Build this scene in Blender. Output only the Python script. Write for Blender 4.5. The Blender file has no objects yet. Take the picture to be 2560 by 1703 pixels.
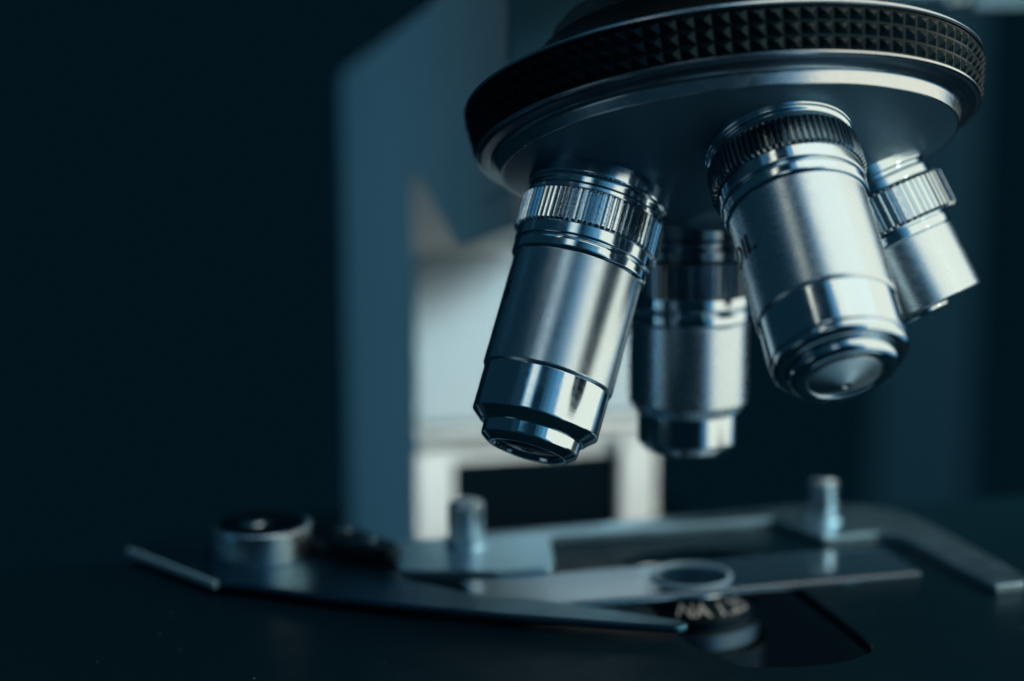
import bpy, math, random
from mathutils import Vector, Matrix

random.seed(7)
S = 0.0008                     # one model unit is 0.8 mm
PI = math.pi
C = bpy.context.scene.collection
sc = bpy.context.scene

# ------------------------------------------------------------------ materials
def new_mat(name):
    m = bpy.data.materials.new(name); m.use_nodes = True
    nt = m.node_tree
    return m, nt, nt.nodes['Principled BSDF']

def obj_coord(nt):
    return nt.nodes.new('ShaderNodeTexCoord').outputs['Object']

def noise(nt, vec, scale, detail=2.0, rough=.5):
    n = nt.nodes.new('ShaderNodeTexNoise'); n.inputs['Scale'].default_value = scale
    n.inputs['Detail'].default_value = detail; n.inputs['Roughness'].default_value = rough
    nt.links.new(vec, n.inputs['Vector']); return n.outputs['Fac']

def ramp(nt, fac, lo, hi, a=0.0, b=1.0):
    r = nt.nodes.new('ShaderNodeMapRange'); nt.links.new(fac, r.inputs['Value'])
    r.inputs['From Min'].default_value = a; r.inputs['From Max'].default_value = b
    r.inputs['To Min'].default_value = lo; r.inputs['To Max'].default_value = hi
    return r.outputs['Result']

def bump(nt, p, height, strength, dist):
    b = nt.nodes.new('ShaderNodeBump'); b.inputs['Strength'].default_value = strength
    b.inputs['Distance'].default_value = dist
    nt.links.new(height, b.inputs['Height']); nt.links.new(b.outputs['Normal'], p.inputs['Normal'])

def metal(name, col, rough, rvar=.06, grain=None, aniso=0.0, lathe=None, smudge=900, metallic=1.0):
    """grain = (feature size in m, strength): fine blasted texture; lathe = (ring pitch in m, strength)"""
    m, nt, p = new_mat(name)
    p.inputs['Metallic'].default_value = metallic
    p.inputs['Base Color'].default_value = (*col, 1)
    v = obj_coord(nt)
    nt.links.new(ramp(nt, noise(nt, v, smudge, 4), rough - rvar, rough + rvar, .3, .7), p.inputs['Roughness'])
    if aniso:
        p.inputs['Anisotropic'].default_value = aniso
        t = nt.nodes.new('ShaderNodeTangent'); t.direction_type = 'RADIAL'; t.axis = 'Z'
        nt.links.new(t.outputs['Tangent'], p.inputs['Tangent'])
    if grain:
        bump(nt, p, noise(nt, v, 1.0 / grain[0], 1.0), grain[1], grain[0] * .5)
    if lathe:
        sep = nt.nodes.new('ShaderNodeSeparateXYZ'); nt.links.new(v, sep.inputs[0])
        comb = nt.nodes.new('ShaderNodeCombineXYZ')
        nt.links.new(sep.outputs['Z'], comb.inputs['Z'])
        mul = nt.nodes.new('ShaderNodeVectorMath'); mul.operation = 'LENGTH'
        c2 = nt.nodes.new('ShaderNodeCombineXYZ')
        nt.links.new(sep.outputs['X'], c2.inputs['X']); nt.links.new(sep.outputs['Y'], c2.inputs['Y'])
        nt.links.new(c2.outputs[0], mul.inputs[0]); nt.links.new(mul.outputs['Value'], comb.inputs['X'])
        bump(nt, p, noise(nt, comb.outputs[0], 1.0 / lathe[0], 2.0), lathe[1], lathe[0] * .4)
    return m

COOL = (.34, .78, 1.0)        # blue of the light, put into the reflections of the black paints
def paint(name, col, rough, spec=.5, rvar=.05, grain=None, smudge=700, tint=None):
    m, nt, p = new_mat(name)
    v = obj_coord(nt)
    p.inputs['Base Color'].default_value = (*col, 1)
    p.inputs['Specular IOR Level'].default_value = spec
    if tint: p.inputs['Specular Tint'].default_value = (*tint, 1)
    nt.links.new(ramp(nt, noise(nt, v, smudge, 4), rough - rvar, rough + rvar, .3, .7), p.inputs['Roughness'])
    if grain:
        bump(nt, p, noise(nt, v, 1.0 / grain[0], 2.0), grain[1], grain[0] * .5)
    return m

SATIN = metal('satin_metal', (.605, .745, .82), .24, .03, grain=(.00017, .26))
SATIN_FINE = metal('fine_satin_metal', (.605, .745, .82), .27, .03, grain=(.00012, .12))
CHROME = metal('turned_chrome', (.605, .745, .82), .12, .04, lathe=(.00016, .05))
POLISH = metal('polished_chrome', (.605, .745, .82), .08, .03)
KNURL = metal('knurled_metal', (.62, .76, .84), .17, .06, grain=(.0003, .11), smudge=2500)
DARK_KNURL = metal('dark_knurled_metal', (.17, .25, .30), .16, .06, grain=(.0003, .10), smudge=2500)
DISC = metal('turned_disc_metal', (.07, .19, .28), .42, .04, aniso=.5, lathe=(.00028, .07), metallic=.6)
CONE = metal('turned_cone', (.605, .745, .82), .30, .03, aniso=.75, lathe=(.0001, .05))
FLANGE = metal('turned_flange', (.12, .20, .26), .36, .05, aniso=.4, lathe=(.00022, .08))
DISC_EDGE = metal('turned_disc_edge', (.60, .68, .72), .22, .05, aniso=.4, lathe=(.00022, .12))
BLACK = paint('black_enamel', (.0015, .005, .008), .30, .30, grain=(.0004, .03), tint=COOL)
BLACK_KNURL = paint('black_knurl', (.0015, .005, .008), .24, .27, grain=(.00025, .05), smudge=1500, tint=COOL)
BLACK_MATTE = paint('black_matte', (.0003, .0025, .0045), .7, .08, tint=COOL)
ARM_PAINT = paint('pale_enamel', (.66, .68, .66), .42, .4, grain=(.0012, .05), smudge=60)
SHADE_PAINT = paint('shade_blue_paint', (.045, .17, .25), .5, .2, grain=(.0012, .05), smudge=60)  # dark blue stands for shade on the column front
RAIL_PAINT = paint('rail_enamel', (.12, .24, .31), .4, .4, smudge=60)
FAR_GLOW = paint('far_glow_blue', (.012, .065, .11), .6, .1, smudge=8)  # colour of a faint background glow, put on the added panel
GLINT_PAINT = paint('painted_glint', (.26, .48, .58), .5, .3)  # pale colour standing for the light along the clip's tail edge
DIMMED_PAINT = paint('dimmed_enamel', (.36, .43, .45), .42, .4, grain=(.0012, .05), smudge=60)  # darker copy of the pale enamel, so the ledge looks more strongly lit
STEEL = metal('brushed_steel', (.48, .76, .90), .32, .04, smudge=300)
BLADE = metal('blued_steel', (.06, .20, .285), .34, .05, smudge=400)
DARK_STEEL = metal('dark_steel', (.10, .18, .23), .36, .05, grain=(.0003, .03), smudge=400)
NICKEL = metal('nickel_pin', (.58, .73, .81), .2, .05)
WHITE_INK = paint('white_ink', (.74, .74, .70), .5)
BLACK_INK = paint('engraved_ink', (.012, .016, .02), .6, .2)

def stage_material():
    m, nt, p = new_mat('stage_enamel')
    v = obj_coord(nt)
    p.inputs['Specular IOR Level'].default_value = .035
    p.inputs['Specular Tint'].default_value = (.35, .8, 1, 1)  # blue of the light put into the stage reflections
    nt.links.new(ramp(nt, noise(nt, v, 160, 5), .34, .46, .3, .7), p.inputs['Roughness'])
    vo = nt.nodes.new('ShaderNodeTexVoronoi'); vo.inputs['Scale'].default_value = 420
    nt.links.new(v, vo.inputs['Vector'])
    near = ramp(nt, vo.outputs['Distance'], 1, 0, .0, .075)
    sep = nt.nodes.new('ShaderNodeSeparateColor'); nt.links.new(vo.outputs['Color'], sep.inputs[0])
    pick = ramp(nt, sep.outputs[0], 0, 1, .86, .90)
    mul = nt.nodes.new('ShaderNodeMath'); mul.operation = 'MULTIPLY'; mul.use_clamp = True
    nt.links.new(near, mul.inputs[0]); nt.links.new(pick, mul.inputs[1])
    mx = nt.nodes.new('ShaderNodeMix'); mx.data_type = 'RGBA'
    mx.inputs['A'].default_value = (.0034, .019, .030, 1); mx.inputs['B'].default_value = (.6, .62, .6, 1)
    nt.links.new(mul.outputs[0], mx.inputs['Factor']); nt.links.new(mx.outputs['Result'], p.inputs['Base Color'])
    return m
STAGE = stage_material()

def glass_material(name, rough=.0, col=(.94, .97, .96), ior=1.52, clear=1.0):
    m, nt, p = new_mat(name)
    p.inputs['Base Color'].default_value = (*col, 1)
    p.inputs['Transmission Weight'].default_value = clear      # the rest is a thin pale film of smear
    p.inputs['IOR'].default_value = ior
    nt.links.new(ramp(nt, noise(nt, obj_coord(nt), 240, 4), rough, rough + .07, .35, .75), p.inputs['Roughness'])
    return m
GLASS = glass_material('slide_glass', col=(.30, .70, 1.0), ior=2.5, clear=.90)
CLEAR = glass_material('clear_glass', col=(.9, .97, 1.0), ior=1.45)
COVER = glass_material('cover_rim', rough=.12, col=(.50, .80, 1.0), ior=1.6, clear=.35)
LENS = paint('dark_lens_glass', (.004, .006, .010), .05, .8, .02)

# ------------------------------------------------------------------ geometry helpers
class MB:
    def __init__(s): s.v = []; s.f = []
    def add(s, vs, fs):
        o = len(s.v); s.v += [tuple(p) for p in vs]; s.f += [tuple(i + o for i in f) for f in fs]
        return s

def link(name, mb, mat, parent=None, angle=32, smooth=True):
    me = bpy.data.meshes.new(name)
    me.from_pydata([(x * S, y * S, z * S) for x, y, z in mb.v], [], mb.f)
    me.validate(); me.update()
    if smooth:
        me.polygons.foreach_set('use_smooth', [True] * len(me.polygons))
        me.set_sharp_from_angle(angle=math.radians(angle))
    me.materials.append(mat)
    o = bpy.data.objects.new(name, me); C.objects.link(o)
    if parent is not None: o.parent = parent
    if smooth:
        wn = o.modifiers.new('weighted_normals', 'WEIGHTED_NORMAL'); wn.keep_sharp = True; wn.weight = 90
    return o

def thing(name, label, cat, loc=(0, 0, 0), axes=None, group=None):
    o = bpy.data.objects.new(name, None); C.objects.link(o)
    o.empty_display_size = .005
    M = Matrix.Identity(4)
    if axes:
        for j, a in enumerate(axes):
            for i in range(3): M[i][j] = a[i]
    M.translation = Vector(loc) * S
    o.matrix_world = M
    tag(o, label, cat, group)
    return o

def tag(o, label=None, cat=None, group=None, kind=None):
    if label: o['label'] = label
    if cat: o['category'] = cat
    if group: o['group'] = group
    if kind: o['kind'] = kind

def round_profile(pts):
    """pts: (z, r, bevel).  Corners are rounded with short arcs."""
    out = []
    n = len(pts)
    for i, p in enumerate(pts):
        z, r, b = (p[0], p[1], p[2] if len(p) > 2 else .18)
        if i in (0, n - 1) or b <= 0:
            out.append((z, r)); continue
        P = Vector((z, r)); A = Vector(pts[i - 1][:2]) - P; B = Vector(pts[i + 1][:2]) - P
        la, lb = A.length, B.length
        if la < 1e-6 or lb < 1e-6: out.append((z, r)); continue
        k = min(b, la * .45, lb * .45)
        p0 = P + A / la * k; p1 = P + B / lb * k
        m = 2 if b < .3 else 5
        for j in range(m + 1):
            t = j / m
            q = p0 * (1 - t) ** 2 + P * 2 * t * (1 - t) + p1 * t * t
            out.append((q.x, q.y))
    sup = []                                   # supporting loops keep long faces truly straight in the shading
    for a, b in zip(out, out[1:]):
        sup.append(a)
        d = math.dist(a, b)
        if d > .5:
            k = .1 / d
            sup.append((a[0] + (b[0] - a[0]) * k, a[1] + (b[1] - a[1]) * k))
            sup.append((b[0] + (a[0] - b[0]) * k, b[1] + (a[1] - b[1]) * k))
    return sup + [out[-1]]

def lathe(mb, pts, seg=144, rounded=True):
    prof = round_profile(pts) if rounded else [p[:2] for p in pts]
    rows = []
    for z, r in prof:
        if r < 1e-4:
            mb.v.append((0, 0, z)); rows.append([len(mb.v) - 1])
        else:
            o = len(mb.v)
            for k in range(seg):
                a = 2 * PI * k / seg
                mb.v.append((r * math.cos(a), r * math.sin(a), z))
            rows.append(list(range(o, o + seg)))
    for A, B in zip(rows, rows[1:]):
        if len(A) == 1 and len(B) == 1: continue
        for k in range(seg):
            j = (k + 1) % seg
            if len(A) == 1: mb.f.append((A[0], B[j], B[k]))
            elif len(B) == 1: mb.f.append((A[k], A[j], B[0]))
            else: mb.f.append((A[k], A[j], B[j], B[k]))
    return mb

def ribbed_ring(z0, z1, r_in, r_out, n, cut=.55, flat=.34, cham=.45, wear=.0):
    """a ring with axial ribs: each rib a flat crest, two flanks and a flat valley"""
    mb = MB()
    rows = []
    rv = r_out - cut
    jit = [1 + wear * (random.random() - .5) for _ in range(n)]
    for z, shrink in ((z0, 1.0), (z0 + cham, 0.0), (z1 - cham, 0.0), (z1, 1.0)):
        o = len(mb.v)
        for k in range(n):
            a0 = 2 * PI * k / n; w = 2 * PI / n
            crest = r_out - shrink * cut * .85
            cr = rv + (crest - rv) * jit[k]
            f = flat * (.7 + .6 * ((k * 37) % 11) / 11 * (1 if wear else .5))
            for fr, r in ((0.0, rv), (.5 - f / 2 - .02, cr), (.5 + f / 2, cr), (.95, rv)):
                mb.v.append((r * math.cos(a0 + w * fr), r * math.sin(a0 + w * fr), z))
        rows.append(list(range(o, o + 4 * n)))
    m = 4 * n
    for A, B in zip(rows, rows[1:]):
        for k in range(m):
            j = (k + 1) % m
            mb.f.append((A[k], A[j], B[j], B[k]))
    for row, z, flip in ((rows[0], z0, True), (rows[-1], z1, False)):
        o = len(mb.v)
        for k in range(m):
            x, y, _ = mb.v[row[k]]; l = math.hypot(x, y)
            mb.v.append((x / l * r_in, y / l * r_in, z))
        for k in range(m):
            j = (k + 1) % m
            q = (row[k], row[j], o + j, o + k)
            mb.f.append(q[::-1] if flip else q)
    return mb

def rounded_poly(pts, radii):
    out = []
    n = len(pts)
    for i in range(n):
        P = Vector(pts[i]); A = Vector(pts[i - 1]) - P; B = Vector(pts[(i + 1) % n]) - P
        r = radii[i] if isinstance(radii, (list, tuple)) else radii
        k = min(r, A.length * .45, B.length * .45)
        if k < 1e-3: out.append((P.x, P.y)); continue
        p0 = P + A.normalized() * k; p1 = P + B.normalized() * k
        for j in range(7):
            t = j / 6
            q = p0 * (1 - t) ** 2 + P * 2 * t * (1 - t) + p1 * t * t
            out.append((q.x, q.y))
    return out

def offset_poly(pts, d):
    n = len(pts); out = []
    area = sum(pts[i][0] * pts[(i + 1) % n][1] - pts[(i + 1) % n][0] * pts[i][1] for i in range(n))
    sg = 1 if area > 0 else -1
    for i in range(n):
        a, b, c = Vector(pts[i - 1]), Vector(pts[i]), Vector(pts[(i + 1) % n])
        e1 = (b - a).normalized(); e2 = (c - b).normalized()
        nrm = Vector((-(e1.y + e2.y), e1.x + e2.x)) * sg
        if nrm.length < 1e-6: out.append((b.x, b.y)); continue
        nrm.normalize()
        cs = max(.5, nrm.dot(Vector((-e1.y, e1.x)) * sg))
        q = b + nrm * d / cs
        out.append((q.x, q.y))
    return out

def slab(mb, pts, z0, z1, bev=.25):
    """a flat plate cut to an outline, with small bevelled edges"""
    n = len(pts)
    area = sum(pts[i][0] * pts[(i + 1) % n][1] - pts[(i + 1) % n][0] * pts[i][1] for i in range(n))
    if area < 0: pts = pts[::-1]
    inn = offset_poly(pts, bev)
    inn2 = offset_poly(pts, bev * .3)
    o = len(mb.v)
    rings = [(inn, z0), (inn2, z0 + bev * .3), (pts, z0 + bev), (pts, z1 - bev), (inn2, z1 - bev * .3), (inn, z1)]
    for r, z in rings: mb.v += [(x, y, z) for x, y in r]
    for k in range(len(rings) - 1):
        for i in range(n):
            j = (i + 1) % n
            mb.f.append((o + k * n + i, o + k * n + j, o + (k + 1) * n + j, o + (k + 1) * n + i))
    mb.f.append(tuple(o + i for i in range(n))[::-1])
    mb.f.append(tuple(o + (len(rings) - 1) * n + i for i in range(n)))
    return mb

def turn(mb, fn):
    mb.v = [fn(*p) for p in mb.v]; return mb

def text_mesh(body, size, bold=0.0):
    cu = bpy.data.curves.new('writing', 'FONT'); cu.body = body; cu.size = 1.0
    cu.align_x = 'CENTER'; cu.align_y = 'CENTER'; cu.resolution_u = 6; cu.offset = bold
    ob = bpy.data.objects.new('writing', cu); C.objects.link(ob)
    dg = bpy.context.evaluated_depsgraph_get(); dg.update()
    me = bpy.data.meshes.new_from_object(ob.evaluated_get(dg))
    mb = MB().add([(v.co.x * size, v.co.y * size, 0) for v in me.vertices], [tuple(p.vertices) for p in me.polygons])
    bpy.data.objects.remove(ob); bpy.data.curves.remove(cu); bpy.data.meshes.remove(me)
    return mb

# ------------------------------------------------------------------ frames of the place
APEX = Vector((0, 0, 103.795))
AL, PHI = .36499, -1.33968
D0 = Vector((math.cos(PHI) * math.sin(AL), math.sin(PHI) * math.sin(AL), -math.cos(AL)))
CAM = Vector((-35.878, -371.672, 75.269))

def frame_for(d):
    away = (APEX - CAM); y = (away - d * away.dot(d)).normalized()
    x = y.cross(d).normalized()
    return (x, y, d)

TH = math.radians(14)                # the stage is turned this far against the picture
def uv(u, v, z): return (u * math.cos(TH) - v * math.sin(TH), u * math.sin(TH) + v * math.cos(TH), z)
AX_STAGE = (Vector(uv(1, 0, 0)), Vector(uv(0, 1, 0)), Vector((0, 0, 1)))

# ------------------------------------------------------------------ revolving nosepiece
def nosepiece():
    t = thing('revolving_nosepiece', 'tilted black nosepiece disc with knurled rim and grey metal underside holding the objective lenses',
              'nosepiece', APEX + D0 * 67, frame_for(D0))
    o = -67.0                                            # local z of the apex
    # turned face: cone on which the lenses sit, wall of the step, flange
    k = math.tan(AL)
    face = lathe(MB(), [(o + 60.6, 42.0, 0), (o + 60.98, 42.7, .12), (o + 67 + (25.7 - 9) * k, 9, .8), (o + 67 + (25.7 - 9) * k + .1, 0)], 256)
    link('face_plate', face, DISC, t, 25)
    fl = lathe(MB(), [(o + 56.9, 47.0, 0), (o + 57.3, 46.9, .1), (o + 57.75, 46.35, .12), (o + 58.1, 44.6, .4), (o + 58.35, 44.2, 0)], 256)
    link('flange', fl, FLANGE, t, 25)
    wl = lathe(MB(), [(o + 58.25, 44.3, 0), (o + 58.5, 43.7, .3), (o + 59.0, 43.25, .4), (o + 61.05, 42.85, .06), (o + 61.06, 42.5, 0)], 256)
    link('step_wall', wl, DISC_EDGE, t, 40)
    # knurled black band: three rows of pyramids
    n, rows = 104, 3
    z0, z1, r0, r1 = o + 49.55, o + 56.7, 48.3, 46.95
    mb = MB()
    gap = .07
    for i in range(n):
        for j in range(rows):
            def P(a, b, h):
                aa = 2 * PI * (i + a) / n; zz = z0 + (z1 - z0) * (j + b) / rows
                rr = r0 + (r1 - r0) * (j + b) / rows + h
                return (rr * math.cos(aa), rr * math.sin(aa), zz)
            c = [P(gap, gap, .12), P(1 - gap, gap, .12), P(1 - gap, 1 - gap, .12), P(gap, 1 - gap, .12)]
            q = [P(.44, .44, .75), P(.56, .44, .75), P(.56, .56, .75), P(.44, .56, .75)]
            e = [P(0, 0, .1), P(1, 0, .1), P(1, 1, .1), P(0, 1, .1)]
            fs = [(8, 9, 1, 0), (9, 10, 2, 1), (10, 11, 3, 2), (11, 8, 0, 3)]
            for s_ in range(4):
                fs.append((s_, (s_ + 1) % 4, 4 + (s_ + 1) % 4, 4 + s_))
            fs.append((4, 5, 6, 7))
            mb.add(c + q + e, fs)
    link('knurled_band', mb, BLACK_KNURL, t, smooth=False)
    body = lathe(MB(), [(o + 47.9, 40, 0), (o + 48.0, 47.9, .15), (o + 48.75, 48.6, .2), (o + 49.3, 48.75, .15), (o + 49.5, 48.35, .1), (o + 49.52, 47.0, 0),
                        (o + 56.6, 46.0, 0), (o + 56.72, 47.0, .1), (o + 57.0, 47.2, .12), (o + 57.2, 46.9, .1), (o + 57.0, 44.0, 0)], 256)
    link('drum', body, BLACK, t, 25)
    rim = lathe(MB(), [(o + 48.35, 47.9, 0), (o + 48.45, 48.75, .15), (o + 48.95, 48.95, .2), (o + 49.15, 48.7, 0)], 256)
    link('rim_line', rim, DISC_EDGE, t, 25)
    rim2 = lathe(MB(), [(o + 56.78, 46.9, 0), (o + 56.9, 47.4, .1), (o + 57.25, 47.3, .15), (o + 57.42, 46.8, 0)], 256)
    link('rim_line', rim2, DISC_EDGE, t, 25)
    cap = lathe(MB(), [(o + 47.85, 47.0, 0), (o + 47.0, 45.0, .8), (o + 45, 40, 2.5), (o + 41, 35.5, 2), (o + 38.4, 33.5, 1.5), (o + 37, 29, 1.5), (o + 36.4, 10, 1), (o + 36.4, 0)], 160)
    mo = link('mount', cap, BLACK, t, 40)
    lug = rounded_poly([(31, 38.5), (30, 34), (26.2, 30.4), (23.2, 28.9), (15.3, 27.7), (12.4, 27.9), (10.4, 29.3), (8.9, 32), (8.9, 38.5)], 1.2)
    link('stop_lug', turn(slab(MB(), lug, -7, 7, .6), lambda a, b, c: (a, c, o + b)), BLACK, mo, 35)
    stub = ribbed_ring(z0=o + 18, z1=o + 36.6, r_in=4, r_out=8.6, n=60, cut=.3, flat=.4)
    link('pivot', stub, DARK_STEEL, mo, 20)
    return t
nosepiece()

# ------------------------------------------------------------------ objective lenses
def objective(k, label, seat, parts, marks=None):
    """parts: list of (part name, profile or ribs, material)"""
    w = Vector((0, 0, -1))
    d = Matrix.Rotation(-k * PI / 2, 3, D0) @ w
    t = thing('objective_lens', label, 'objective lens', APEX + d * seat, frame_for(d), 'objective lenses on the nosepiece')
    for name, shape, mat in parts:
        if isinstance(shape, dict):
            link(name, ribbed_ring(**shape), mat, t, 20)
        else:
            link(name, lathe(MB(), shape, 160), mat, t, 25)
    for m in marks or []:
        body, size, th0, zc, r = m
        mb = text_mesh(body, size, .016)
        def bend(x, y, z):
            a = th0 - x / r
            return ((r + .05) * math.cos(a), (r + .05) * math.sin(a), zc - y)
        link('marking', turn(mb, bend), BLACK_INK, t, smooth=False)
    return t

def collar(seat, z_neck, r=13.0, light=False):
    return [(-1.5, r - .3, 0), (-.2, r, .1), (z_neck - .35, r, .25), (z_neck, r - .6, .2), (z_neck + 1.3, r - .7, .2),
            (z_neck + 1.35, r - .25, .15), (z_neck + 2.6, r - .2, .15), (z_neck + 2.7, r - 1.2, 0)]

# front left lens (sharpest): t = 72.0 at its seat
k0 = 2.2
objective(1, 'sharp silver objective lens with bright knurled ring and flat dark tip, left end of nosepiece', 71.0, [
    ('collar', [(-2, 12.9, 0), (-.3, 13.15, .1), (2.6, 13.15, .25), (2.9, 12.5, .2), (4.35, 12.45, .2), (4.5, 12.95, .15), (5.5, 12.95, .15), (5.6, 12, 0)], CHROME),
    ('knurled_ring', dict(z0=5.5, z1=12.0, r_in=11.5, r_out=13.45, n=78, cut=.55, flat=.36, cham=.35, wear=.35), KNURL),
    ('band', [(11.9, 12.0, 0), (11.95, 12.75, .1), (14.2, 12.75, .3), (14.55, 12.2, .15), (14.75, 12.2, .15), (15.0, 12.65, .2), (16.6, 12.6, .25), (17.0, 12.1, .1), (17.2, 11.6, 0)], CHROME),
    ('barrel', [(16.9, 11.6, 0), (17.0, 12.0, .1), (37.9, 12.0, .08), (38.45, 11.75, .08), (38.5, 11.3, 0)], SATIN),
    ('front_barrel', [(38.2, 11.2, 0), (38.5, 11.62, .05), (46.6, 11.58, .2), (48.3, 9.6, .2), (48.2, 8.6, 0)], CHROME),
    ('tip', [(47.6, 8.6, 0), (48.2, 9.0, .1), (50.6, 8.9, .25), (51.7, 7.3, .2), (51.7, 6.7, .1), (51.0, 6.35, .1), (50.9, 6.2, 0)], POLISH),
    ('front_lens', [(50.6, 6.35, 0), (50.9, 6.25, .05), (51.35, 3.0, .4), (51.45, 1.1, .1), (51.3, .9, .1), (51.35, 0)], LENS),
], [('5', 5.0, math.radians(-21), 25.2, 12.0)])

# front right lens: oil immersion
objective(2, 'closest silver objective lens marked OIL, with black ribbed ring and pointed conical tip', 70.0, [
    ('collar', [(-2, 12.9, 0), (-.3, 13.2, .1), (2.15, 13.2, .15), (2.35, 13.05, .1), (3.0, 12.95, .3), (3.4, 12.5, .15), (3.6, 12.7, .1), (4.75, 12.7, .15), (4.8, 12, 0)], CHROME),
    ('knurled_ring', dict(z0=4.7, z1=10.5, r_in=11.5, r_out=13.5, n=76, cut=.6, flat=.24, cham=.4, wear=.2), DARK_KNURL),
    ('band', [(10.2, 12.0, 0), (10.3, 12.75, .1), (13.0, 12.75, .3), (13.3, 12.2, .15), (13.5, 12.2, .15), (13.75, 12.65, .2), (15.5, 12.6, .25), (15.85, 12.1, .1), (16.0, 11.6, 0)], CHROME),
    ('barrel', [(15.6, 11.6, 0), (15.8, 12.0, .1), (36.2, 12.0, .1), (36.75, 11.75, .08), (36.8, 11.3, 0)], SATIN_FINE),
    ('front_barrel', [(36.5, 11.2, 0), (36.8, 11.62, .05), (44.2, 11.6, .2), (44.4, 11.3, .1), (44.75, 11.35, .1), (45.5, 11.4, .5), (46.4, 10.6, .5), (46.5, 9.6, .15), (46.1, 9.0, 0)], CHROME),
    ('tip', [(45.9, 8.9, 0), (46.2, 9.15, .1), (47.85, 9.05, .4), (48.7, 8.2, .5), (48.72, 6.7, .15), (48.5, 6.35, .1), (48.0, 6.2, 0)], POLISH),
    ('cone', [(47.8, 6.3, 0), (48.1, 6.2, .1), (48.5, 6.0, .12), (50.15, 1.05, .12), (50.2, .8, .05), (49.9, .7, .05)], CONE),
    ('front_lens', [(49.7, .8, 0), (49.95, .66, .05), (50.0, 0)], BLACK_MATTE),
], [('OIL', 5.5, math.radians(-28), 23.9, 12.0)])

# far right lens: short, low power
objective(3, 'short silver objective lens with wide coarse knurled ring, half hidden behind the OIL lens', 71.0, [
    ('collar', [(-2, 12.9, 0), (-.3, 13.2, .1), (1.6, 13.2, .25), (1.9, 12.5, .2), (2.7, 12.5, .2), (2.9, 13.1, .2), (4.6, 13.1, .25), (4.8, 12.3, 0)], CHROME),
    ('knurled_ring', dict(z0=4.9, z1=12.4, r_in=11.5, r_out=14.7, n=66, cut=.7, flat=.4, cham=.5, wear=.1), KNURL),
    ('band', [(12.1, 12.0, 0), (12.5, 12.3, .1), (12.9, 12.0, .1), (13.1, 12.4, .1), (14.6, 12.3, .2), (15.0, 11.8, .1), (15.2, 11.6, 0)], CHROME),
    ('barrel', [(14.8, 11.6, 0), (15.05, 12.1, .1), (27.6, 12.1, .1), (28.0, 11.7, .1), (28.1, 7.0, .1), (28.0, 6.5, 0)], SATIN_FINE),
    ('tip', [(27.8, 5.2, 0), (28.1, 5.4, .1), (28.7, 5.3, .25), (29.0, 4.6, .2), (28.8, 3.8, 0)], POLISH),
    ('front_lens', [(28.6, 4.0, 0), (28.8, 3.8, .1), (28.95, 2, .4), (29.0, 0)], LENS),
])

# far lens, upright over the slide
objective(0, 'blurred upright silver objective lens pointing straight down at the glass slide, behind the others', 71.0, [
    ('collar', [(-2, 12.9, 0), (-.3, 13.2, .1), (3.2, 13.2, .25), (3.6, 12.5, .2), (5.0, 12.5, .2), (5.3, 13.0, .2), (7.4, 13.0, .25), (7.6, 12, 0)], DARK_KNURL),  # dark metal stands for the shadow on this collar
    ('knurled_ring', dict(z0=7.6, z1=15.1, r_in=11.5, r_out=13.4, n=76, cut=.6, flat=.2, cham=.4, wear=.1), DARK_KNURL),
    ('band', [(14.9, 12.0, 0), (15.0, 12.7, .1), (17.4, 12.7, .3), (17.8, 12.1, .15), (18.1, 12.1, .15), (18.5, 12.6, .2), (20.4, 12.6, .25), (20.9, 11.9, .1), (21.0, 11.6, 0)], POLISH),
    ('barrel', [(20.7, 11.6, 0), (20.9, 12.15, .1), (37.4, 12.15, .2), (39.6, 10.5, .2), (39.7, 10.0, 0)], SATIN_FINE),
    ('front_barrel', [(39.5, 10.0, 0), (39.7, 10.3, .05), (45.7, 10.25, .25), (47.4, 8.6, .3), (48.4, 7.0, .2), (48.4, 5, 0)], CHROME),
    ('front_lens', [(48.1, 5.4, 0), (48.3, 5.2, .1), (48.6, 2, .4), (48.65, 0)], LENS),
])

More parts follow.
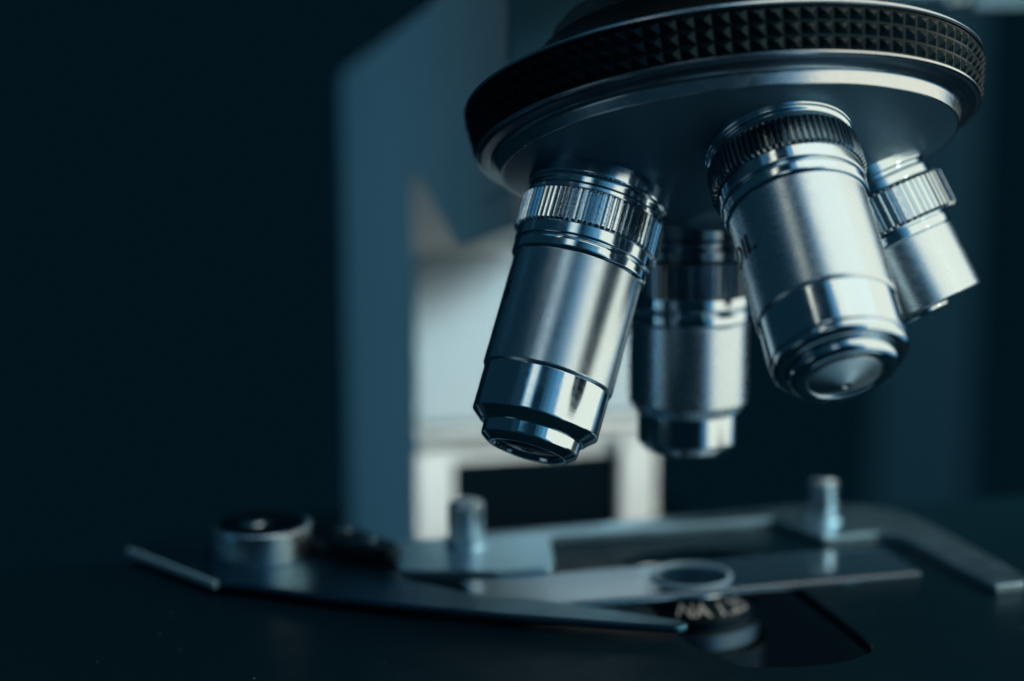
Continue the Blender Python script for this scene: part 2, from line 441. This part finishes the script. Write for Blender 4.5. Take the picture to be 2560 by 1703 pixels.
# ------------------------------------------------------------------ microscope arm behind
def arm():
    t = thing('microscope_stand', 'blurred pale microscope stand behind the lenses, with bright front panel above a dark slot', 'microscope stand',
              uv(7.5, 205, -112), AX_STAGE)
    oz = 112; ou, ov = -7.5, -205
    L = lambda u, v, z: (u + ou, v + ov, z + oz)
    def side_prism(poly, u0, u1, bev=1.2):
        # poly in (v, z); extruded along u
        mb = slab(MB(), poly, u0, u1, bev)
        return turn(mb, lambda a, b, c: L(c, a, b))
    U0, U1 = -28.65, 43.7
    col = rounded_poly([(150, -112), (150, 33), (90, 16), (34, 28), (34, 100), (62, 100), (115, 76), (268.5, 53), (268.5, -112)],
                       [2, 10, 6, 3, 6, 4, 10, 6, 2])
    link('column', side_prism(col, U0, U1, 1.6), ARM_PAINT, t, 30)
    head = rounded_poly([(32.0, 88), (32.0, 99.8), (-46, 99.8), (-46, 84)], 2)
    link('head', side_prism(head, -26, 33, 1.0), ARM_PAINT, t, 30)
    nk = rounded_poly([(33.8, 54), (33.8, 99.7), (32.2, 99.7), (32.2, 55)], .5)
    link('shade_sheet', side_prism(nk, U0 - .6, 36, .5), SHADE_PAINT, t, 30)  # thin dark sheet added over the column front in place of shade
    sp = rounded_poly([(36, 36), (36, 97), (61.5, 97), (61.5, 30)], 1.5)
    link('side_cover', side_prism(sp, U0 - .9, U0 + .2, .3), ARM_PAINT, t, 30)
    # front housing, proud of the column
    def front_plate(poly, v0, v1, bev):   # poly in (u, z)
        mb = slab(MB(), poly, v0, v1, bev)
        return turn(mb, lambda a, b, c: L(a, c, b))
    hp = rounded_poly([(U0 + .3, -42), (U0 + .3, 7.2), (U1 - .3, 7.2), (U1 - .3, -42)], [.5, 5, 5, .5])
    link('front_panel', front_plate(hp, 146.5, 150.4, 1.6), DIMMED_PAINT, t, 30)
    lg = rounded_poly([(U0 - .2, -42.05), (U1, -42.05), (U1, -48.2), (U0 - .2, -48.2)], .8)
    link('ledge', front_plate(lg, 143.0, 150.5, 2.6), ARM_PAINT, t, 30)
    # dark slot below the ledge, with the black stage carrier in it
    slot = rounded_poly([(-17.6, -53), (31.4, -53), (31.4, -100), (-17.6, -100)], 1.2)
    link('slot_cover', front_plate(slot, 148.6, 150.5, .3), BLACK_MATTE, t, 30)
    for u0, u1 in ((U0 - .1, -17.75), (31.6, U1 - 1.2)):
        rail = rounded_poly([(u0, -48.3), (u1, -48.3), (u1, -111), (u0, -111)], .6)
        link('rail', front_plate(rail, 146.2, 150.45, .8), ARM_PAINT, t, 30)
    base = rounded_poly([(-75, -190), (90, -190), (90, 95), (-75, 95)], 12)
    link('base', slab(MB(), base, -16, 4, 2), BLACK, t, 30)
    return t
arm()

# ------------------------------------------------------------------ stage
Z_ST = -43.3
def stage():
    t = thing('microscope_stage', 'black microscope stage plate with dust specks and a slotted opening under the slide', 'stage',
              uv(2, -20, Z_ST - 6), AX_STAGE)
    oz = -(Z_ST - 6)
    # plate with an opening: outline quads between outer rectangle and the opening
    hole = []
    uc, rw = 4.6, 17.0
    pts = [(-11.9, -37), (-11.3, -41.2), (-8.4, -49.0), (-5, -51.4), (0.1, -52.8), (5, -53.5), (9.7, -53.4), (13, -52.8), (15.6, -51.6), (18.6, -49.8), (20.3, -47.2),
           (20.9, -43), (21.2, -30), (21.2, -10), (21.2, 8), (18.5, 16), (12, 20), (4.6, 21.3), (-3, 20), (-9, 16), (-12, 8), (-12.2, -10), (-12.2, -28)]
    hole = rounded_poly(pts, 1.2)
    out = [(-175, -78), (120, -78), (120, 44), (-175, 44)]
    mb = MB()
    n = len(hole)
    # project hole points radially to outer rectangle
    def outp(p):
        d = Vector(p) - Vector((uc, -18)); best = 1e9
        for (a, k, lim) in ((0, 120, 0), (0, -175, 0), (1, 44, 0), (1, -78, 0)):
            if abs(d[a]) > 1e-6:
                s_ = (k - (uc, -18)[a]) / d[a]
                if s_ > 0: best = min(best, s_)
        q = Vector((uc, -18)) + d * best
        return (q.x, q.y)
    ring = [outp(p) for p in hole]
    # add exact corners by snapping the nearest ring point
    for c in out:
        i = min(range(n), key=lambda j: (ring[j][0] - c[0]) ** 2 + (ring[j][1] - c[1]) ** 2)
        ring[i] = c
    ho = offset_poly(hole, -.35)
    lay = [(offset_poly(ring, 1.2), Z_ST - 2.4), (ring, Z_ST - 1.4), (offset_poly(ring, .9), Z_ST), (ho, Z_ST), (hole, Z_ST - .35), (hole, Z_ST - 2.4), (offset_poly(ring, 1.2), Z_ST - 2.4)]
    for r, z in lay: mb.v += [(x - 2, y + 20, z + oz) for x, y in r]
    for k in range(len(lay) - 1):
        for i in range(n):
            j = (i + 1) % n
            mb.f.append((k * n + i, k * n + j, (k + 1) * n + j, (k + 1) * n + i))
    link('stage_plate', mb, STAGE, t, 30)
    link('carrier', slab(MB(), rounded_poly([(-14, 64.5), (26, 64.5), (26, 168), (-14, 168)], 1), -44, -29, .5), BLACK_MATTE, t, 30)
    return t
stage()

# ------------------------------------------------------------------ condenser under the stage opening
def condenser():
    t = thing('condenser', 'black condenser marked NA 1.25 in white, seen below the slide in the stage opening', 'condenser', (1.2, 0, -75))
    o = 75
    link('housing', lathe(MB(), [(0, 16, 0), (20.5, 16, .3), (21.2, 14.0, .3), (24.5, 13.9, .3), (25.0, 13.2, .2), (26.6, 13.2, .2), (27.2, 14.1, .3),
                                 (30.4, 9.7, .3), (30.9, 9.45, .1)], 128), BLACK, t, 25)
    link('top_lens_ring', lathe(MB(), [(30.6, 9.5, 0), (31.45, 9.3, .2), (31.5, 8.55, .1), (29.9, 8.35, .1), (29.8, 8.0, 0)], 128), NICKEL, t, 25)
    link('top_lens', lathe(MB(), [(29.7, 8.4, 0), (29.9, 8.2, .1), (30.1, 4, .5), (30.15, 0)], 128), LENS, t, 25)
    link('lower_ring', lathe(MB(), [(20.9, 13.6, 0), (21.1, 14.25, .15), (24.3, 14.15, .15), (24.5, 13.6, 0)], 128), DARK_STEEL, t, 25)
    mb = text_mesh('NA 1.25', 4.9)
    r0, z0, r1, z1 = 14.1, 27.2, 9.7, 30.4
    ln = math.hypot(r1 - r0, z1 - z0)
    nx, nz = (z1 - z0) / ln, -(r1 - r0) / ln
    def bend(x, y, z):
        f = (y + ln * .52) / ln
        r = r0 + (r1 - r0) * f + nx * .16; zz = z0 + (z1 - z0) * f + nz * .16
        a = -PI / 2 + math.radians(20) + x / 12.2
        return (r * math.cos(a), r * math.sin(a), zz)
    link('marking', turn(mb, bend), WHITE_INK, t, smooth=False)
condenser()

# ------------------------------------------------------------------ slide holder plate with its pins
def holder():
    t = thing('slide_holder', 'flat steel slide holder frame on the stage, with hooked arm and two upright screws', 'slide holder',
              uv(0, 20, Z_ST), AX_STAGE)
    L = lambda x, y, z: (x, y - 20, z - Z_ST)
    poly = [(-57.5, 15.5), (-38, 9.3), (-26.5, 9.0), (-24.6, 13.5), (-20.9, 32), (32.6, 32.4), (37.6, 14.8), (51.2, 15.2), (54.6, 12), (55.4, 4), (57.1, -26), (63.8, -25.6),
            (66.2, -21.5), (65.4, 20), (62.5, 31), (57.5, 37), (50, 40.2), (40, 41.4), (20, 40.2), (-11, 38.6), (-54, 36.5), (-57.5, 34)]
    rad = [.5, 1, 1, .6, .6, .6, .6, 1.5, 2, 3, .6, .8, 2, 6, 4, 4, 4, 4, 4, 4, 2, 2]
    link('plate', turn(slab(MB(), rounded_poly(poly, rad), Z_ST + .05, -41.0, .28), L), STEEL, t, 30)
    # ruled scale along the back edge
    mb = MB()
    for i in range(46):
        u = -36 + i * .62
        p = [(u, 34.6), (u + .34, 34.6), (u + 1.5, 38.2), (u + 1.16, 38.2)]
        slab(mb, p, -41.05, -40.82, .05)
    link('scale', turn(mb, L), DARK_STEEL, t, smooth=False)
    for (u, v, r, h, cap) in ((-40, 30.5, 3.95, 9.4, False), (43, 28, 3.05, 9.3, True)):
        ribs = ribbed_ring(z0=-40.0, z1=-41 + h, r_in=.4, r_out=r, n=30, cut=.35, flat=.4, cham=.5)
        turn(ribs, lambda x, y, z: L(x + u, y + v, z))
        s_ = link('thumb_screw', ribs, NICKEL, t, 20)
        base = lathe(MB(), [(-41.1, r + .9, 0), (-40.3, r + .8, .2), (-39.9, r - .4, .2), (-39.8, r - .6, 0)], 48)
        link('washer', turn(base, lambda x, y, z: L(x + u, y + v, z)), STEEL, s_, 30)
        top = lathe(MB(), [(-41 + h - .6, r - .45, 0), (-41 + h + .15, r - .5, .25), (-41 + h + .6, r - 1.4, .3), (-41 + h + .6, 0)], 48)
        link('screw_head', turn(top, lambda x, y, z: L(x + u, y + v, z)), NICKEL, s_, 30)
holder()

# ------------------------------------------------------------------ spring clip with its round knob
def clip():
    t = thing('specimen_clip', 'dark tapered metal clip blade with a round silver knob, reaching across the slide corner', 'clip',
              uv(-84.3, 32.2, -42), AX_STAGE)
    L = lambda x, y, z: (x + 84.3, y - 32.2, z + 42)
    poly = [(-112.1, 46), (-94.7, 14.8), (-90, 12.0), (-75.7, .8), (-62, -8.6), (-51, -15.1), (-40.6, -21.6), (-26.5, -28.8), (-13.9, -35.0), (-11.3, -34.2), (-11.2, -32.2), (-12.6, -30.7),
            (-25.2, -20.2), (-37.0, -10.6), (-39.6, -9.2), (-42.5, -9.0), (-49, -2.4), (-58.4, 7.7), (-58.6, 14.0), (-66, 30), (-80, 47), (-100, 52)]
    rad = [2, 1.5, 2, 3, 3, 3, 3, 3, 1.2, 1.2, 1.2, 1.2, 3, 1.5, 1.5, 1.5, 3, 2, 2, 5, 5, 3]
    link('blade', turn(slab(MB(), rounded_poly(poly, rad), -41.95, -40.3, .62), L), BLADE, t, 25)
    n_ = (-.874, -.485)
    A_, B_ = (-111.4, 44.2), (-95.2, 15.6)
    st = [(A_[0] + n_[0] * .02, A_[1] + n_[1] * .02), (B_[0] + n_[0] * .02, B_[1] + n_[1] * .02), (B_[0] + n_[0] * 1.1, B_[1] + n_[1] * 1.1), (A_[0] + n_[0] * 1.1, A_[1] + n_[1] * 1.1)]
    link('edge_glint', turn(slab(MB(), st, -41.9, -40.2, .4), L), GLINT_PAINT, t, 25)  # pale strip added as the painted highlight of the tail edge
    kn = lathe(MB(), [(-40.4, 10.2, 0), (-40.2, 10.5, .15), (-33.6, 10.5, .45), (-33.3, 9.9, .2), (-33.5, 3.2, .3), (-33.6, 0)], 96)
    k = link('knob', turn(kn, lambda x, y, z: L(x - 84.3, y + 32.2, z)), SATIN_FINE, t, 30)
    cap = lathe(MB(), [(-33.6, 9.5, 0), (-33.25, 9.45, .1), (-33.2, 3.0, .1), (-33.6, 2.8, 0)], 96)
    link('cap', turn(cap, lambda x, y, z: L(x - 84.3, y + 32.2, z)), BLACK, k, 30)
    sl = lathe(MB(), [(-33.6, 2.7, 0), (-33.0, 2.6, .2), (-32.75, 1.8, .3), (-32.7, 0)], 40)
    link('screw', turn(sl, lambda x, y, z: L(x - 86.3, y + 32.2, z)), NICKEL, k, 30)
    bar = rounded_poly([(-82, 38), (-70, 24), (-60.5, 15.0), (-56.8, 17), (-56.6, 21), (-64, 36), (-74, 48)], [2, 2, 2, 2, 3, 3, 3])
    b = link('pivot_block', turn(slab(MB(), bar, -40.3, -36.6, .8), L), BLACK, t, 30)
    for u, v in ((-66.5, 33.2), (-62.6, 24.2)):
        s_ = lathe(MB(), [(-36.7, 2.0, 0), (-35.9, 1.9, .3), (-35.6, 1.2, .2), (-35.6, 0)], 32)
        link('screw', turn(s_, lambda x, y, z: L(x + u, y + v, z)), DARK_STEEL, b, 30)
clip()

# ------------------------------------------------------------------ glass slide
sl = link('glass_slide', turn(slab(MB(), rounded_poly([(-46.3, -11.25), (48, -11.25), (48, 8.3), (-46.3, 8.3)], .5), -1.2, 0, .22), lambda x, y, z: (x - 1, y + 1.5, z)), GLASS, None, 20)
M = Matrix.Identity(4)
for j, a in enumerate(AX_STAGE):
    for i in range(3): M[i][j] = a[i]
M.translation = Vector(uv(1, -1.5, -42.0)) * S
sl.matrix_world = M
tag(sl, 'clear glass slide lying across the stage under the upright lens, catching a pale reflection', 'glass slide')

# round cover glass on the slide
cg = thing('cover_glass', 'thin round cover glass on the middle of the slide, showing as a pale ring', 'cover glass', (1.0, -1.0, -41.99))
link('disc', lathe(MB(), [(.02, 0), (.02, 7.7, .02), (.14, 7.7, .02), (.14, 0)], 96), CLEAR, cg, 30)
link('rim', lathe(MB(), [(.0, 7.75, 0), (.0, 8.6, .05), (.50, 8.6, .12), (.62, 8.2, .1), (.50, 7.8, .12), (.0, 7.75, 0)], 96), COVER, cg, 30)

# dim panel added far behind on the right, in place of a faint glow
def far_glow_panel():
    t = thing('glow_panel', 'very faint blurred dark blue panel added behind as a soft glow, right of the stand', 'panel', (300, 1120, -420))
    link('sheet', slab(MB(), rounded_poly([(-40, -6), (40, -6), (40, 6), (-40, 6)], 3), 40, 560, 2), FAR_GLOW, t, 30)
    link('foot', slab(MB(), rounded_poly([(-70, -60), (70, -60), (70, 60), (-70, 60)], 8), 0, 40, 3), BLACK, t, 30)
far_glow_panel()

# ------------------------------------------------------------------ blurred rail, top right corner behind the nosepiece
def top_rail():
    t = thing('metal_rail', 'blurred pale horizontal rail with a round screw, top right corner behind the nosepiece', 'rail', uv(120, 125, 79.6), AX_STAGE)
    link('bar', slab(MB(), rounded_poly([(-48, -4), (70, -4), (70, 6), (-48, 6)], .8), -2.6, 9, .6), RAIL_PAINT, t, 30)
    mb = lathe(MB(), [(-5.2, 0), (-5.1, 1.6, .3), (-4.2, 2.6, .5), (-2.5, 2.7, 0)], 48)
    link('screw', turn(mb, lambda x, y, z: (x + 1.6, y, z)), NICKEL, t, 40)
    link('lower_bar', slab(MB(), rounded_poly([(6, -2), (70, -2), (70, 4), (6, 4)], .5), -6.0, -2.7, .4), DARK_STEEL, t, 30)
top_rail()

# ------------------------------------------------------------------ camera
cam = bpy.data.cameras.new('camera'); co = bpy.data.objects.new('camera', cam); C.objects.link(co)
PITCH, ROLL = -.179554, .00524945
fw = Vector((0, math.cos(PITCH), math.sin(PITCH)))
rt = Vector((1, 0, 0)); rt = Matrix.Rotation(ROLL, 3, fw) @ rt
up = rt.cross(fw)
Mc = Matrix((( rt.x, up.x, -fw.x, CAM.x * S), (rt.y, up.y, -fw.y, CAM.y * S), (rt.z, up.z, -fw.z, CAM.z * S), (0, 0, 0, 1)))
co.matrix_world = Mc
cam.sensor_width = 36; cam.sensor_fit = 'HORIZONTAL'
cam.lens = 4637.42 / 2560 * 36
cam.clip_start = .01; cam.clip_end = 20
cam.dof.use_dof = True
cam.dof.focus_distance = 325 * S
APERTURE = 10.8 * S
cam.dof.aperture_fstop = (cam.lens / 1000) / APERTURE
cam.dof.aperture_blades = 0
sc.camera = co

# ------------------------------------------------------------------ light
CREAM = (1.0, .985, .86); WARM = (1.0, .73, .37); BLUE = (.17, .60, 1.0)
TARGET = Vector((0, -20, 15))
def area(name, az, el, dist, sx, sy, rad, col, roll=0, target=TARGET, spread=180):
    """az: degrees from the camera side towards the right; el: elevation; rad: radiance of the panel"""
    a, e = math.radians(az), math.radians(el)
    d = Vector((math.sin(a) * math.cos(e), -math.cos(a) * math.cos(e), math.sin(e)))
    l = bpy.data.lights.new(name, 'AREA'); l.shape = 'RECTANGLE'; l.size = sx; l.size_y = sy
    h = math.radians(spread) / 2              # narrow beams are normalised by the renderer; keep rad the on-axis radiance
    k = 1.0 if spread >= 170 else .554 / (math.tan(h) - h)
    l.energy = rad / k * PI * sx * sy; l.color = col; l.spread = math.radians(spread)
    o = bpy.data.objects.new(name, l); C.objects.link(o)
    o.location = target * S + d * dist
    o.rotation_euler = d.to_track_quat('Z', 'Y').to_euler()
    if roll: o.rotation_euler.rotate_axis('Z', math.radians(roll))
    return o
def window(name, az, el, dist, x0, x1, y0, y1, rad, col):
    """a panel square to the direction (az, el); its edges are given as tangents from that direction"""
    o = area(name, az, el, dist, (x1 - x0) * dist, (y1 - y0) * dist, rad, col)
    q = o.rotation_euler.to_matrix()
    # local x of the panel points to the viewer's right as seen from the subject reversed
    o.location = Vector(o.location) + q @ Vector((1, 0, 0)) * ((x0 + x1) / 2 * dist) + q @ Vector((0, 1, 0)) * ((y0 + y1) / 2 * dist)
    return o
window('window_right', 72, 25, .60, -.72, 1.4, -.98, 1.9, 1.06, WARM)
window('window_blue_fill', 72, 25, .72, -.95, 1.9, -1.30, 2.5, .23, (.26, .64, .97))  # blue panels added behind the window, so its highlights fall off to blue
window('window_blue_fill', 72, 25, .74, -1.16, 1.9, -1.40, 2.6, .16, BLUE)
window('window_blue_fill', 72, 25, .76, -1.40, 2.0, -1.50, 2.7, .11, BLUE)
area('tube',       -24,  43, .60, .12, .13, 1.35, WARM, spread=44)
area('tube_blue_fill',  -24,  43, .70, .22, .22, .55, BLUE, spread=60)  # added blue panel giving the tube's reflection a blue border
area('slit',       -58,  56, .60, .05, .14, 1.5, (1, .9, .7), spread=60)
area('low_left',   -60, -10, .60, .24, .24, .70, (.6, .85, .95), spread=34)
area('left_blue_fill',  -92,  32, .90, 1.9, 1.2, .024, BLUE)  # unseen dim panel added to lift the barrels' left sides
area('high_left_fill',  -95,  64, .80, .45, .45, .20, BLUE)  # unseen blue panel added for the clip's tail edge
area('front_blue_fill',   0,  30, 1.0, 2.0, 1.6, .024, BLUE)  # unseen blue panel added to lift the dark gaps in the metal
area('edge_fill', -119, 29, .60, .22, .14, 9.0, BLUE, target=Vector(uv(-104, 30, -41)), spread=9)  # narrow unseen beam added to brighten only the tail strip
area('top_blue_fill',   125,  70, .90, .9, .8, .16, BLUE)  # unseen blue panel added to cool the upward faces
area('left_fill',  -63,  -5, .80, .2, .25, 100, (.16, .60, 1), spread=15, target=Vector(uv(-28, 200, -20)))
area('cone_fill',   72, -54, .50, .12, .26, .55, (.85, 1, .95), target=Vector((20, -85, 0)))  # unseen light added from below for the cone's highlight
area('under_fill',  58, -60, .50, .40, .50, .17, (.40, .76, 1), target=Vector((20, -85, 0)))  # dim unseen light added from below to fill the cone
area('panel_blue_fill',  65,  17, .47, .09, .09, 260, BLUE, spread=17, target=Vector(uv(-18, 150, 24)))  # unseen blue beam added for the upper front of the stand
area('panel_fill',  62,  17, .45, .09, .09, 680, (.89, 1.0, .97), spread=20, target=Vector(uv(-12, 150, -24)))  # unseen narrow beam added to brighten the stand's front

w = bpy.data.worlds.new('World'); sc.world = w; w.use_nodes = True
bg = w.node_tree.nodes['Background']
bg.inputs['Color'].default_value = (.0008, .0068, .0115, 1); bg.inputs['Strength'].default_value = 1.0

sc.view_settings.view_transform = 'Standard'; sc.view_settings.look = 'None'
sc.view_settings.exposure = 0; sc.view_settings.gamma = 1
sc.view_settings.use_curve_mapping = False
sc.render.engine = 'CYCLES'
sc.cycles.use_denoising = True
try: sc.cycles.denoiser = 'OPENIMAGEDENOISE'
except Exception: pass
sc.cycles.max_bounces = 10; sc.cycles.transmission_bounces = 8; sc.cycles.glossy_bounces = 6
sc.cycles.sample_clamp_indirect = 6.0
sc.cycles.caustics_reflective = True; sc.cycles.caustics_refractive = True
